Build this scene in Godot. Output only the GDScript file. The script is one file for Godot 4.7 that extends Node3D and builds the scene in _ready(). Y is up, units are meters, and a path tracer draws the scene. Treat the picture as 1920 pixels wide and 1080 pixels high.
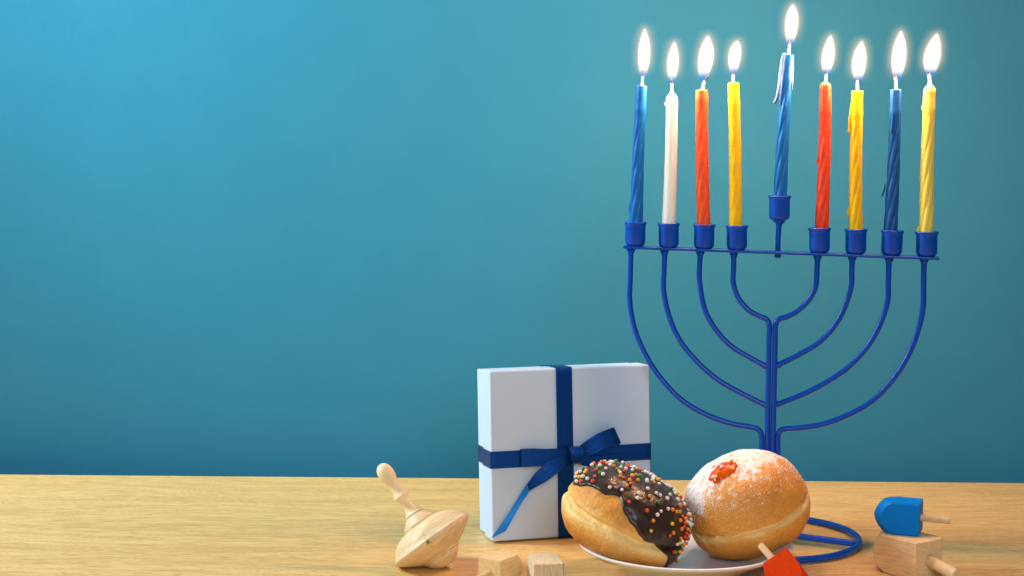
extends Node3D

var rng := RandomNumberGenerator.new()
var na := FastNoiseLite.new()
var nb := FastNoiseLite.new()
var M := {}

func _ready() -> void:
	rng.seed = 71
	na.seed = 5; na.frequency = 1.0; na.noise_type = FastNoiseLite.TYPE_SIMPLEX_SMOOTH; na.fractal_octaves = 3
	nb.seed = 19; nb.frequency = 1.0; nb.noise_type = FastNoiseLite.TYPE_SIMPLEX; nb.fractal_type = FastNoiseLite.FRACTAL_NONE
	# ---------------------------------------------------------------- camera, light, exposure
	var cam := Camera3D.new()
	cam.name = "camera"
	cam.position = Vector3(0, 0.251, 0.981)
	cam.rotation_degrees.x = -5.33
	cam.fov = 20.408
	cam.near = 0.05
	cam.far = 30.0
	add_child(cam)
	var we := WorldEnvironment.new()
	we.name = "environment"
	var e := Environment.new()
	e.background_mode = Environment.BG_COLOR
	e.background_color = Color(0.035, 0.04, 0.048).linear_to_srgb()
	e.tonemap_mode = Environment.TONE_MAPPER_LINEAR
	e.tonemap_exposure = 1.0
	e.sdfgi_enabled = true
	e.ssao_enabled = true
	e.ssil_enabled = true
	we.environment = e
	add_child(we)
	area("softbox_key", Vector3(-0.95, 0.66, -0.11), Vector3(0.05, 0.0, 0.14), Vector2(0.26, 0.5), 1.55, Color(0.90, 0.98, 1.03))
	area("softbox_fill", Vector3(0.25, 0.75, 1.75), Vector3(0.1, 0.08, 0.0), Vector2(0.9, 0.9), 1.26, Color(0.93, 0.98, 1.06))
	var s := SpotLight3D.new()
	s.name = "backdrop_spot"
	s.light_energy = 0.47
	s.light_color = Color(0.58, 1.0, 0.93).linear_to_srgb()
	s.spot_angle = 35.0
	s.spot_angle_attenuation = 1.0
	s.spot_range = 6.0
	s.light_size = 0.08
	s.shadow_enabled = true
	add_child(s)
	s.look_at_from_position(Vector3(-0.46, 0.62, 0.24), Vector3(-0.18, 0.36, -0.21))
	# ---------------------------------------------------------------- setting and objects
	materials()
	setting()
	candelabrum()
	gift_box()
	plate()
	chocolate_doughnut()
	sugar_doughnut()
	spinning_top()
	dreidels()

func area(called: String, at: Vector3, to: Vector3, size: Vector2, energy: float, c: Color) -> void:
	var l := AreaLight3D.new()
	l.name = called
	l.area_size = size
	l.light_energy = energy
	l.light_color = c.linear_to_srgb()
	l.area_range = 8.0
	l.area_attenuation = 2.0
	l.shadow_enabled = true
	add_child(l)
	l.look_at_from_position(at, to)

# ==================================================================== helpers
func mat(c: Color, rough := 0.6, metal := 0.0) -> StandardMaterial3D:
	var m := StandardMaterial3D.new()
	m.albedo_color = c.linear_to_srgb()
	m.roughness = rough
	m.metallic = metal
	return m

func noise_tex(freq: float, octaves: int, sd: int, lo: Color, hi: Color, size := 512, mid := 0.5) -> NoiseTexture2D:
	var n := FastNoiseLite.new()
	n.seed = sd
	n.noise_type = FastNoiseLite.TYPE_SIMPLEX_SMOOTH
	n.frequency = freq
	n.fractal_octaves = octaves
	var t := NoiseTexture2D.new()
	t.width = size
	t.height = size
	t.seamless = true
	t.noise = n
	var g := Gradient.new()
	g.offsets = PackedFloat32Array([0.0, mid, 1.0])
	g.colors = PackedColorArray([lo.linear_to_srgb(), lo.lerp(hi, 0.5).linear_to_srgb(), hi.linear_to_srgb()])
	t.color_ramp = g
	return t

func wood(lo: Color, hi: Color, sd: int, scale: Vector3, rough := 0.55) -> StandardMaterial3D:
	var m := mat(Color.WHITE, rough)
	m.albedo_texture = noise_tex(0.012, 5, sd, lo, hi)
	m.uv1_triplanar = true
	m.uv1_scale = scale
	m.uv1_offset = Vector3(0.37, 0.61, 0.13) * float(sd)
	m.heightmap_enabled = true
	m.heightmap_texture = m.albedo_texture
	m.heightmap_scale = 0.005
	return m

func thing(called: String, label: String, category: String, xf := Transform3D(), group := "") -> Node3D:
	var o := Node3D.new()
	o.name = called
	o.transform = xf
	tag(o, label, category, group)
	add_child(o, true)
	return o

func tag(o: Node, label: String, category: String, group := "") -> void:
	o.set_meta("label", label)
	o.set_meta("category", category)
	if group != "":
		o.set_meta("group", group)

func obj(called: String, mesh: Mesh, m: Material, parent: Node) -> MeshInstance3D:
	var o := MeshInstance3D.new()
	o.name = called
	o.mesh = mesh
	o.material_override = m
	parent.add_child(o, true)
	return o

# positions, indices, optional normals, colours, uvs -> ArrayMesh with clockwise front faces
func finish(v: PackedVector3Array, ix: PackedInt32Array, n := PackedVector3Array(), c := PackedColorArray(), uv := PackedVector2Array()) -> ArrayMesh:
	var tris := ix.size() / 3
	if n.is_empty():
		var vol := 0.0
		var mid := Vector3.ZERO
		for p in v:
			mid += p
		mid /= float(v.size())
		n.resize(v.size())
		for t in tris:
			var a := ix[t * 3]
			var b := ix[t * 3 + 1]
			var d := ix[t * 3 + 2]
			var f := (v[d] - v[a]).cross(v[b] - v[a])
			n[a] += f
			n[b] += f
			n[d] += f
			vol += f.dot(v[a] - mid)
		var sg := 1.0 if vol >= 0.0 else -1.0
		for i in n.size():
			n[i] = (n[i] * sg).normalized()
	for t in tris:
		var a := ix[t * 3]
		var b := ix[t * 3 + 1]
		var d := ix[t * 3 + 2]
		if (v[d] - v[a]).cross(v[b] - v[a]).dot(n[a] + n[b] + n[d]) < 0.0:
			ix[t * 3 + 1] = d
			ix[t * 3 + 2] = b
	var ar := []
	ar.resize(Mesh.ARRAY_MAX)
	ar[Mesh.ARRAY_VERTEX] = v
	ar[Mesh.ARRAY_NORMAL] = n
	ar[Mesh.ARRAY_INDEX] = ix
	if not c.is_empty():
		ar[Mesh.ARRAY_COLOR] = c
	if not uv.is_empty():
		ar[Mesh.ARRAY_TEX_UV] = uv
	var me := ArrayMesh.new()
	me.add_surface_from_arrays(Mesh.PRIMITIVE_TRIANGLES, ar)
	return me

func quads(nu: int, nv: int, wrap: bool, base := 0) -> PackedInt32Array:
	# rows of nu points, nv rows
	var ix := PackedInt32Array()
	var last := nu if wrap else nu - 1
	for j in nv - 1:
		for i in last:
			var a := base + j * nu + i
			var b := base + j * nu + (i + 1) % nu
			ix.append_array([a, b, a + nu, b, b + nu, a + nu])
	return ix

func curve(pts: Array, per := 6) -> Array:
	var out := []
	for i in pts.size() - 1:
		var p0 = pts[maxi(i - 1, 0)]
		var p1 = pts[i]
		var p2 = pts[i + 1]
		var p3 = pts[mini(i + 2, pts.size() - 1)]
		for k in per:
			var t := float(k) / per
			out.append(0.5 * (2.0 * p1 + (p2 - p0) * t + (2.0 * p0 - 5.0 * p1 + 4.0 * p2 - p3) * t * t + (3.0 * p1 - p0 - 3.0 * p2 + p3) * t * t * t))
	out.append(pts[-1])
	return out

# swept round rod; rad is one radius or one per point; ends are rounded
func tube(pts: Array, rad, sides := 14, closed := false) -> ArrayMesh:
	var v := PackedVector3Array()
	var nn := PackedVector3Array()
	var n := pts.size()
	var x := Vector3.ZERO
	var rows := 0
	for i in n:
		var a: Vector3 = pts[(i - 1 + n) % n] if closed or i > 0 else pts[0]
		var b: Vector3 = pts[(i + 1) % n] if closed or i < n - 1 else pts[n - 1]
		var t := (b - a).normalized()
		if i == 0:
			x = t.cross(Vector3(0.31, 0.2, 0.93)).normalized()
		x = (x - t * x.dot(t)).normalized()
		var y := t.cross(x)
		var r: float = rad[i] if rad is Array or rad is PackedFloat32Array else rad
		var rings := [[0.0, 1.0]]
		if not closed and i == 0:
			rings = [[-1.0, 0.02], [-0.86, 0.5], [-0.5, 0.86], [0.0, 1.0]]
		elif not closed and i == n - 1:
			rings = [[0.0, 1.0], [0.5, 0.86], [0.86, 0.5], [1.0, 0.02]]
		for rg in rings:
			for k in sides:
				var an := TAU * k / sides
				var d := x * cos(an) + y * sin(an)
				v.append(pts[i] + t * (r * 0.5 * rg[0]) + d * (r * rg[1]))
				nn.append((d * rg[1] + t * rg[0]).normalized())
			rows += 1
	var ix := quads(sides, rows, true)
	if closed:
		var base := (rows - 1) * sides
		for k in sides:
			var a2 := base + k
			var b2 := base + (k + 1) % sides
			ix.append_array([a2, b2, k, b2, (k + 1) % sides, k])
	return finish(v, ix, nn)

# profile of (radius, height) from the foot up the outside; edges sharper than crease stay sharp
func lathe(pr: Array, segs := 48, crease := 40.0, knotted := false) -> ArrayMesh:
	var v := PackedVector3Array()
	var nn := PackedVector3Array()
	var c := PackedColorArray()
	var ix := PackedInt32Array()
	var sn := []
	for i in pr.size() - 1:
		var d: Vector2 = pr[i + 1] - pr[i]
		sn.append(Vector2(d.y, -d.x).normalized())
	for i in pr.size() - 1:
		var n0: Vector2 = sn[i]
		var n1: Vector2 = sn[i]
		if i > 0 and rad_to_deg(absf(sn[i - 1].angle_to(sn[i]))) < crease:
			n0 = (sn[i - 1] + sn[i]).normalized()
		if i < sn.size() - 1 and rad_to_deg(absf(sn[i + 1].angle_to(sn[i]))) < crease:
			n1 = (sn[i + 1] + sn[i]).normalized()
		var base := v.size()
		for q in [[pr[i], n0], [pr[i + 1], n1]]:
			for k in segs:
				var a := TAU * k / segs
				v.append(Vector3(q[0].x * cos(a), q[0].y, q[0].x * sin(a)))
				nn.append(Vector3(q[1].x * cos(a), q[1].y, q[1].x * sin(a)))
				if knotted:
					c.append(knot(a, q[0]))
		ix.append_array(quads(segs, 2, true, base))
	return finish(v, ix, nn, c)

# box with rounded edges, centred on o
func rbox(size: Vector3, r: float, o := Vector3.ZERO, bulge := 0.0) -> ArrayMesh:
	var v := PackedVector3Array()
	var nn := PackedVector3Array()
	var ix := PackedInt32Array()
	var h := size / 2.0
	var core := h - Vector3(r, r, r)
	for ax in 3:
		for sg in [-1.0, 1.0]:
			var u := (ax + 1) % 3
			var w := (ax + 2) % 3
			var lists := []
			for q in [u, w]:
				var l := []
				for k in 4:
					l.append(-h[q] + r * (1.0 - cos(PI / 2 * k / 3.0)) if k < 3 else -core[q])
				for k in range(1, 12):
					l.append(lerpf(-core[q], core[q], k / 12.0))
				for k in 4:
					l.append(core[q] if k == 0 else h[q] - r * (1.0 - cos(PI / 2 * (3 - k) / 3.0)))
				lists.append(l)
			var base := v.size()
			for b in lists[1]:
				for a in lists[0]:
					var p := Vector3.ZERO
					p[ax] = sg * h[ax]
					p[u] = a
					p[w] = b
					var q := p.clamp(-core, core)
					var n := (p - q).normalized()
					var pos := q + n * r
					pos[ax] += sg * bulge * (1.0 - pow(a / h[u], 2)) * (1.0 - pow(b / h[w], 2))
					v.append(pos + o)
					nn.append(n)
			ix.append_array(quads(lists[0].size(), lists[1].size(), false, base))
	return finish(v, ix, nn)

# a strip of cloth between two edge lines, with thickness th
func ribbon(left: Array, right: Array, th := 0.00025, per := 8, across := 4) -> ArrayMesh:
	var l := curve(left, per)
	var r := curve(right, per)
	var n := l.size()
	var w := across + 1
	var v := PackedVector3Array()
	var nn := PackedVector3Array()
	var uv := PackedVector2Array()
	var along := 0.0
	var nrm := []
	for i in n:
		var t: Vector3 = ((l[mini(i + 1, n - 1)] + r[mini(i + 1, n - 1)]) - (l[maxi(i - 1, 0)] + r[maxi(i - 1, 0)])).normalized()
		nrm.append(t.cross(r[i] - l[i]).normalized())
	for side in [1.0, -1.0]:
		along = 0.0
		for i in n:
			if i > 0:
				along += ((l[i] + r[i]) - (l[i - 1] + r[i - 1])).length() / 2.0
			for k in w:
				var f := float(k) / across
				v.append(l[i].lerp(r[i], f) + nrm[i] * (th * 0.5 * side))
				nn.append(nrm[i] * side)
				uv.append(Vector2(along * 100.0, f))
	var ix := quads(w, n, false)
	ix.append_array(quads(w, n, false, w * n))
	# edges
	for e in 2:
		var base := v.size()
		for i in n:
			var src := i * w + (0 if e == 0 else across)
			var o: Vector3 = (l[i] - r[i]).normalized() * (1.0 if e == 0 else -1.0)
			for sd in 2:
				v.append(v[src + sd * w * n])
				nn.append(o)
				uv.append(uv[src])
		ix.append_array(quads(2, n, false, base))
	for e in 2:
		var base := v.size()
		var row := 0 if e == 0 else n - 1
		var o2: Vector3 = ((l[0] - l[1]) if e == 0 else (l[n - 1] - l[n - 2])).normalized()
		for sd in 2:
			for k in w:
				v.append(v[row * w + k + sd * w * n])
				nn.append(o2)
				uv.append(uv[row * w + k])
		ix.append_array(quads(w, 2, false, base))
	return finish(v, ix, nn, PackedColorArray(), uv)

# ==================================================================== materials
func materials() -> void:
	var b := mat(Color(0.0005, 0.064, 0.46), 0.24)
	b.metallic_specular = 0.42
	b.heightmap_enabled = true
	b.heightmap_texture = noise_tex(0.02, 3, 8, Color.BLACK, Color.WHITE, 256)
	b.heightmap_scale = 0.012
	b.uv1_triplanar = true
	b.uv1_scale = Vector3(45, 45, 45)
	M.blue_metal = b
	M.weld = mat(Color(0.012, 0.014, 0.018), 0.5)
	var card := mat(Color(0.53, 0.675, 0.845), 0.55)
	card.heightmap_enabled = true
	card.heightmap_texture = noise_tex(0.03, 4, 12, Color.BLACK, Color.WHITE, 512)
	card.heightmap_scale = 0.002
	card.uv1_triplanar = true
	card.uv1_scale = Vector3(25, 25, 25)
	M.card = card
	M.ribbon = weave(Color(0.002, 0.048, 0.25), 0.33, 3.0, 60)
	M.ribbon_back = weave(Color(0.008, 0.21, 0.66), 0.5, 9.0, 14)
	var pc := mat(Color(0.75, 0.79, 0.82), 0.16)
	pc.clearcoat_enabled = true
	pc.clearcoat = 0.4
	M.china = pc
	var choc := mat(Color(0.036, 0.021, 0.017), 0.33)
	choc.heightmap_enabled = true
	choc.heightmap_texture = noise_tex(0.015, 3, 31, Color.BLACK, Color.WHITE, 256)
	choc.heightmap_scale = 0.012
	choc.uv1_triplanar = true
	choc.uv1_scale = Vector3(28, 28, 28)
	M.chocolate = choc
	var d := mat(Color.WHITE, 0.62)
	d.vertex_color_use_as_albedo = true
	d.heightmap_enabled = true
	d.heightmap_texture = noise_tex(0.03, 4, 41, Color.BLACK, Color.WHITE, 512)
	d.heightmap_scale = 0.05
	d.uv1_triplanar = true
	d.uv1_scale = Vector3(22, 22, 22)
	d.subsurf_scatter_enabled = true
	d.subsurf_scatter_strength = 0.12
	M.dough = d
	var j := mat(Color(0.72, 0.095, 0.006), 0.10)
	j.metallic_specular = 0.4
	M.jelly = j
	M.sugar = mat(Color(0.88, 0.87, 0.86), 0.9)
	M.pale_wood = wood(Color(0.56, 0.37, 0.16), Color(0.96, 0.80, 0.50), 3, Vector3(8, 80, 80), 0.5)
	M.top_handle = wood(Color(0.84, 0.66, 0.36), Color(0.95, 0.82, 0.54), 6, Vector3(60, 14, 60), 0.45)
	M.beech = wood(Color(0.66, 0.46, 0.22), Color(0.90, 0.69, 0.40), 7, Vector3(9, 75, 75), 0.55)
	M.birch = wood(Color(0.70, 0.48, 0.19), Color(0.84, 0.64, 0.33), 9, Vector3(10, 55, 55), 0.5)
	M.birch_pale = wood(Color(0.58, 0.45, 0.26), Color(0.80, 0.68, 0.45), 11, Vector3(75, 12, 75), 0.6)
	M.stick = wood(Color(0.60, 0.41, 0.20), Color(0.86, 0.67, 0.42), 13, Vector3(8, 190, 190), 0.6)
	M.blue_paint = painted(Color(0.000, 0.200, 0.66), 15)
	M.red_paint = painted(Color(0.74, 0.052, 0.004), 17)

func painted(c: Color, sd: int) -> StandardMaterial3D:
	var m := mat(Color.WHITE, 0.48)
	m.albedo_texture = noise_tex(0.02, 4, sd, c * 0.86, c * 1.08)
	m.heightmap_enabled = true
	m.heightmap_texture = m.albedo_texture
	m.heightmap_scale = 0.012
	m.metallic_specular = 0.22
	m.uv1_triplanar = true
	m.uv1_scale = Vector3(20, 90, 90)
	return m

func weave(c: Color, rough: float, k: float, thread: int) -> StandardMaterial3D:
	var m := mat(Color.WHITE, rough)
	var im := Image.create(128, 128, false, Image.FORMAT_RGB8)
	var hi := Image.create(128, 128, false, Image.FORMAT_RGB8)
	var r2 := RandomNumberGenerator.new()
	r2.seed = thread
	var rows := PackedFloat32Array()
	for i in 128:
		rows.append(r2.randf())
	for y in 128:
		for x in 128:
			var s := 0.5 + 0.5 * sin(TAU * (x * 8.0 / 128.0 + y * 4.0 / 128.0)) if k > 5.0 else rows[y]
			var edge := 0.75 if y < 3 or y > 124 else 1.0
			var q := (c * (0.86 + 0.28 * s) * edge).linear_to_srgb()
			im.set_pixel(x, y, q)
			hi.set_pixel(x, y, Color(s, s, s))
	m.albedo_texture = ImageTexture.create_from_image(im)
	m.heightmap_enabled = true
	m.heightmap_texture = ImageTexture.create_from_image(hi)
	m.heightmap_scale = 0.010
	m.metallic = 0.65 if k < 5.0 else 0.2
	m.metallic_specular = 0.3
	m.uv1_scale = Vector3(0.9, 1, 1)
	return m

# ==================================================================== table and wall
func table_texture() -> ImageTexture:
	var w := 2048
	var h := 1024
	var data := PackedByteArray()
	data.resize(w * h * 3)
	var n1 := FastNoiseLite.new()
	n1.seed = 101; n1.noise_type = FastNoiseLite.TYPE_SIMPLEX_SMOOTH; n1.frequency = 1.0; n1.fractal_octaves = 3
	var n2 := FastNoiseLite.new()
	n2.seed = 202; n2.noise_type = FastNoiseLite.TYPE_SIMPLEX; n2.frequency = 1.0; n2.fractal_octaves = 2
	var pale := Vector3(0.860, 0.575, 0.205)
	var dark := Vector3(0.600, 0.355, 0.100)
	for y in h:
		var py := y * 0.65     # millimetres across the grain
		for x in w:
			var px := x * 0.65
			var warp := n1.get_noise_2d(px * 0.0016, py * 0.006) * 26.0
			var yy := py + warp
			var broad := n1.get_noise_2d(px * 0.0011 + 40.0, yy * 0.045)
			var ring := 0.5 + 0.5 * sin(yy * 0.42 + broad * 5.0)
			var streak := n2.get_noise_2d(px * 0.012, yy * 0.55)
			var pore := n2.get_noise_2d(px * 0.036 + 500.0, yy * 1.05)
			var f := 0.32 + broad * 0.28 + (ring - 0.5) * 0.16 + streak * 0.52 + maxf(0.0, pore - 0.14) * 1.4
			f = clampf(f, 0.0, 1.15)
			var c := pale.lerp(dark, f)
			var i := (y * w + x) * 3
			data[i] = int(255.0 * pow(c.x, 1.0 / 2.2))
			data[i + 1] = int(255.0 * pow(c.y, 1.0 / 2.2))
			data[i + 2] = int(255.0 * pow(c.z, 1.0 / 2.2))
	return ImageTexture.create_from_image(Image.create_from_data(w, h, false, Image.FORMAT_RGB8, data))

func setting() -> void:
	var tm := mat(Color.WHITE, 0.42)
	tm.albedo_texture = table_texture()
	tm.uv1_triplanar = true
	tm.uv1_scale = Vector3(1.0 / 1.331, 1.0 / 0.666, 1.0 / 0.666)
	tm.heightmap_enabled = true
	tm.heightmap_texture = tm.albedo_texture
	tm.heightmap_scale = 0.010
	var turn := Basis(Vector3.UP, deg_to_rad(-2.26))
	var t := thing("table", "pale oak table with fine lengthwise grain, everything stands on it", "table", Transform3D(turn, Vector3(0, 0, -0.1884)))
	obj("table_top", rbox(Vector3(1.7, 0.03, 0.95), 0.0015, Vector3(0, -0.015, 0.475)), tm, t)
	var wm := mat(Color.WHITE, 0.75)
	wm.albedo_texture = noise_tex(0.006, 5, 77, Color(0.034, 0.200, 0.328), Color(0.037, 0.210, 0.344), 1024)
	wm.metallic_specular = 0.08
	wm.uv1_triplanar = true
	wm.uv1_scale = Vector3(2.1, 2.1, 2.1)
	wm.heightmap_enabled = true
	wm.heightmap_texture = noise_tex(0.09, 4, 78, Color.BLACK, Color.WHITE, 1024)
	wm.heightmap_scale = 0.007
	var wl := obj("wall", rbox(Vector3(4.4, 3.0, 0.06), 0.002, Vector3(0, 0.6, -0.03)), wm, self)
	wl.transform = Transform3D(turn, Vector3(0, 0, -0.1884) + turn * Vector3(0, 0, -0.035))
	wl.set_meta("kind", "structure")
	tag(wl, "smooth teal blue wall behind the table", "wall")

# ==================================================================== candelabrum and candles
var frame := Transform3D(Basis(Vector3.UP, deg_to_rad(-10.0)), Vector3(0.1607, 0, -0.0025))

func mm(a: Array) -> Array:
	var out := []
	for p in a:
		out.append(Vector3(p[0] * 0.001, p[1] * 0.001, (p[2] if p.size() > 2 else 0.0) * 0.001))
	return out

func arm(pts: Array, flare: bool) -> ArrayMesh:
	var c := curve(mm(pts), 7)
	var r := []
	for i in c.size():
		var d: float = (c[i] - c[0]).length()
		r.append(0.00168 + (0.0011 * exp(-pow(d / 0.0018, 2.0)) if flare else 0.0))
	return tube(c, r, 14)

func candelabrum() -> void:
	var t := thing("candelabrum", "blue metal nine branched candelabrum of bent rods on a round wire base", "candelabrum", frame)
	var bm: Material = M.blue_metal
	var ring := []
	for k in 72:
		var a := TAU * k / 72.0
		ring.append(Vector3(0.0555 * cos(a), 0.0026, 0.0555 * sin(a)))
	obj("base_ring", tube(ring, 0.0021, 14, true), bm, t)
	var q := deg_to_rad(15.0)
	var dir := Vector3(cos(q), 0, sin(q))
	obj("base_crossbar", tube([dir * -0.0535 + Vector3(0, 0.0042, 0), dir * -0.02 + Vector3(0, 0.0050, 0), dir * 0.02 + Vector3(0, 0.0050, 0), dir * 0.0535 + Vector3(0, 0.0042, 0)], 0.0020), bm, t)
	# rods, from the bar down
	var arms := [
		[[-87.6, 182.0], [-87.7, 178], [-87.9, 164], [-88.1, 149.1], [-84.7, 131.3], [-77.8, 115.6], [-68.8, 101.9], [-55.8, 88.4], [-40.7, 79.4], [-24.4, 73.9], [-11.2, 71.9], [-7.0, 70.2], [-5.2, 66.0], [-5.1, 55], [-5.1, 25], [-5.1, 5]],
		[[90.6, 178.0], [90.6, 174], [90.7, 160], [90.6, 148.2], [87.8, 133.6], [81.7, 117.4], [72.9, 103.0], [61.5, 90.4], [47.2, 81.4], [32.8, 75.4], [18.3, 72.4], [9.4, 71.5], [6.0, 70.0], [4.9, 66.0], [4.9, 55.0], [5.0, 25], [5.1, 5]],
		[[-66.6, 181.4], [-66.6, 177.5], [-66.8, 168], [-66.9, 156.2], [-63.6, 141.1], [-57.5, 127.0], [-47.7, 114.3], [-34.2, 102.2], [-19.4, 93.7], [-3.0, 85.9]],
		[[69.8, 178.4], [69.8, 174.5], [69.7, 164], [69.5, 151.9], [65.0, 137.0], [57.6, 123.4], [46.7, 111.0], [33.6, 101.3], [19.4, 93.4], [3.6, 86.4]],
		[[-44.5, 181.0], [-44.5, 177.0], [-44.9, 170], [-44.6, 161.9], [-41.5, 145.7], [-34.6, 133.0], [-25.0, 122.8], [-14.1, 116.1], [-2.8, 110.2]],
		[[47.9, 179.0], [47.9, 175.0], [47.8, 170], [47.6, 160.7], [43.4, 146.6], [37.1, 135.1], [28.1, 125.4], [16.2, 117.8], [3.6, 111.0]],
		[[-23.8, 180.5], [-23.8, 176.5], [-23.9, 170], [-23.9, 162.2], [-20.8, 152.9], [-14.6, 145.5], [-7.9, 141.7], [-3.4, 139.9], [-1.5, 136.0], [-1.5, 125], [-1.6, 90], [-1.65, 58.0], [-1.7, 25], [-1.7, 5]],
		[[27.1, 179.3], [27.0, 175.3], [26.8, 168], [26.2, 160.3], [22.4, 152.4], [15.8, 145.4], [9.3, 141.7], [4.6, 140.0], [2.3, 136.1], [2.2, 125], [2.0, 90], [1.75, 58.2], [1.7, 25], [1.7, 5]],
	]
	for a in arms:
		obj("arm", arm(a, true), bm, t)
	for w in [[-3.9, 110.6], [4.6, 111.4], [-3.9, 86.4], [4.6, 86.9]]:
		var blob := []
		for p in mm([[w[0] - 1.5 * signf(w[0]), w[1] - 0.6], [w[0], w[1]], [w[0] + 1.5 * signf(w[0]), w[1] + 0.7]]):
			blob.append(p)
		obj("weld_bead", tube(blob, [0.0016, 0.0021, 0.0016], 12), bm, t)
	var slope := atan2(179.0 - 183.6, 191.1)
	var bar := obj("candle_bar", rbox(Vector3(0.1915, 0.0018, 0.0105), 0.0007), bm, t)
	bar.transform = Transform3D(Basis(Vector3(0, 0, 1), slope), Vector3(0.0036, 0.1813, 0))
	var cup_pr := []
	for p in [[0, 0], [3.4, 0], [4.9, 0.5], [6.0, 1.6], [6.35, 3.0], [6.35, 12.6], [6.5, 13.6], [6.95, 14.4], [7.1, 14.9], [7.0, 15.25], [6.6, 15.4], [6.05, 15.1], [5.85, 14.2], [5.7, 5.0], [4.8, 3.2], [0, 3.0]]:
		cup_pr.append(Vector2(p[0], p[1]) * 0.001)
	var cup_mesh := lathe(cup_pr, 40, 60.0)
	var cups := [[-85.0, 184.0], [-64.05, 183.4], [-42.25, 182.9], [-22.0, 182.4], [3.6, 200.9], [28.2, 181.3], [49.95, 180.8], [71.2, 180.3], [92.0, 179.7]]
	for k in 9:
		var cp := obj("candle_cup", cup_mesh, bm, t)
		cp.transform = Transform3D(Basis(Vector3(0, 0, 1), deg_to_rad([-0.6, 0.5, -0.4, 0.3, -0.3, 0.9, 0.4, -1.2, 0.6][k])), Vector3(cups[k][0] * 0.001, cups[k][1] * 0.001, 0))
	obj("cup_stem", tube(curve(mm([[3.0, 178.6], [3.0, 181.5], [3.1, 190], [3.4, 198], [3.5, 199.5], [3.55, 201.2]]), 4), [0.0019, 0.0023, 0.0020, 0.0018, 0.00165, 0.00165, 0.00165, 0.00165, 0.00165, 0.00165, 0.00165, 0.0017, 0.0018, 0.0020, 0.0023, 0.0027, 0.0031, 0.0034, 0.0037, 0.0039, 0.0040]), bm, t)
	for w in [[71.0, 178.6], [90.9, 178.0]]:
		obj("bare_weld", tube(mm([[w[0] - 0.6, w[1] + 1.6, 1.1], [w[0], w[1] - 0.2, 1.1], [w[0] + 0.3, w[1] - 1.6, 0.9]]), [0.0022, 0.0018, 0.0011], 12), M.weld, t)
	candles()

func wax(c: Color) -> StandardMaterial3D:
	var m := mat(c, 0.38)
	m.subsurf_scatter_enabled = true
	m.subsurf_scatter_strength = 0.22 if c.r > 0.5 else 0.0
	m.metallic_specular = 0.4
	m.heightmap_enabled = true
	m.heightmap_texture = M.blue_metal.heightmap_texture
	m.heightmap_scale = 0.008
	m.uv1_triplanar = true
	m.uv1_scale = Vector3(60, 30, 60)
	return m

func candle_mesh(L: float, r0: float, r1: float, top: String, sd: int, flute: float, melt: float, start := 0.0) -> ArrayMesh:
	var nu := 60
	var v := PackedVector3Array()
	var hs := []
	var k := 90
	for i in k + 1:
		hs.append([L * float(i) / k, 1.0])
	if top == "flat":
		hs[k] = [L - 0.0004, 0.99]
		hs.append_array([[L - 0.0001, 0.965], [L, 0.92], [L - 0.0002, 0.8], [L - 0.0005, 0.5], [L - 0.0005, 0.02]])
	elif top == "cone":
		hs[k] = [L - 0.0045, 1.0]
		hs[k - 1] = [L - 0.0052, 1.0]
		hs[k - 2] = [L - 0.0062, 1.0]
		hs[k - 3] = [L - 0.0072, 1.0]
		hs[k - 4] = [L - 0.0082, 1.0]
		hs.append_array([[L - 0.0038, 0.96], [L - 0.0030, 0.86], [L - 0.0022, 0.70], [L - 0.0014, 0.48], [L - 0.0006, 0.28], [L, 0.2], [L + 0.0003, 0.02]])
	else:
		hs[k] = [L - 0.0030, 1.0]
		hs[k - 1] = [L - 0.0038, 1.0]
		hs[k - 2] = [L - 0.0046, 1.0]
		hs[k - 3] = [L - 0.0056, 1.0]
		hs.append_array([[L - 0.0022, 0.97], [L - 0.0014, 0.88], [L - 0.0008, 0.74], [L - 0.0003, 0.52], [L, 0.25], [L, 0.02]])
	for h in hs:
		var f: float = h[0] / L
		var fade := smoothstep(0.0, 0.012, L - melt - h[0]) if h[0] < L - melt else 0.0
		var r: float = lerpf(r0, r1, f) * (1.0 + 0.05 * (1.0 - smoothstep(0.0, 0.004, absf(L - melt - h[0] - 0.001))))
		for i in nu:
			var a := TAU * i / nu
			var g := pow(0.5 - 0.5 * cos(6.0 * (a + 58.0 * h[0]) + sd), 2.0)
			var rr := r * (1.0 - flute * fade * g) + 0.00012 * na.get_noise_3d(cos(a) * 2.0 + sd * 7.0, h[0] * 160.0, sin(a) * 2.0)
			rr *= h[1]
			var bend := 0.0005 * sin(PI * f) * (1.0 if sd % 2 == 0 else -1.0)
			v.append(Vector3(cos(a) * rr + bend, h[0], sin(a) * rr))
	return finish(v, quads(nu, hs.size(), true))

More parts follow.
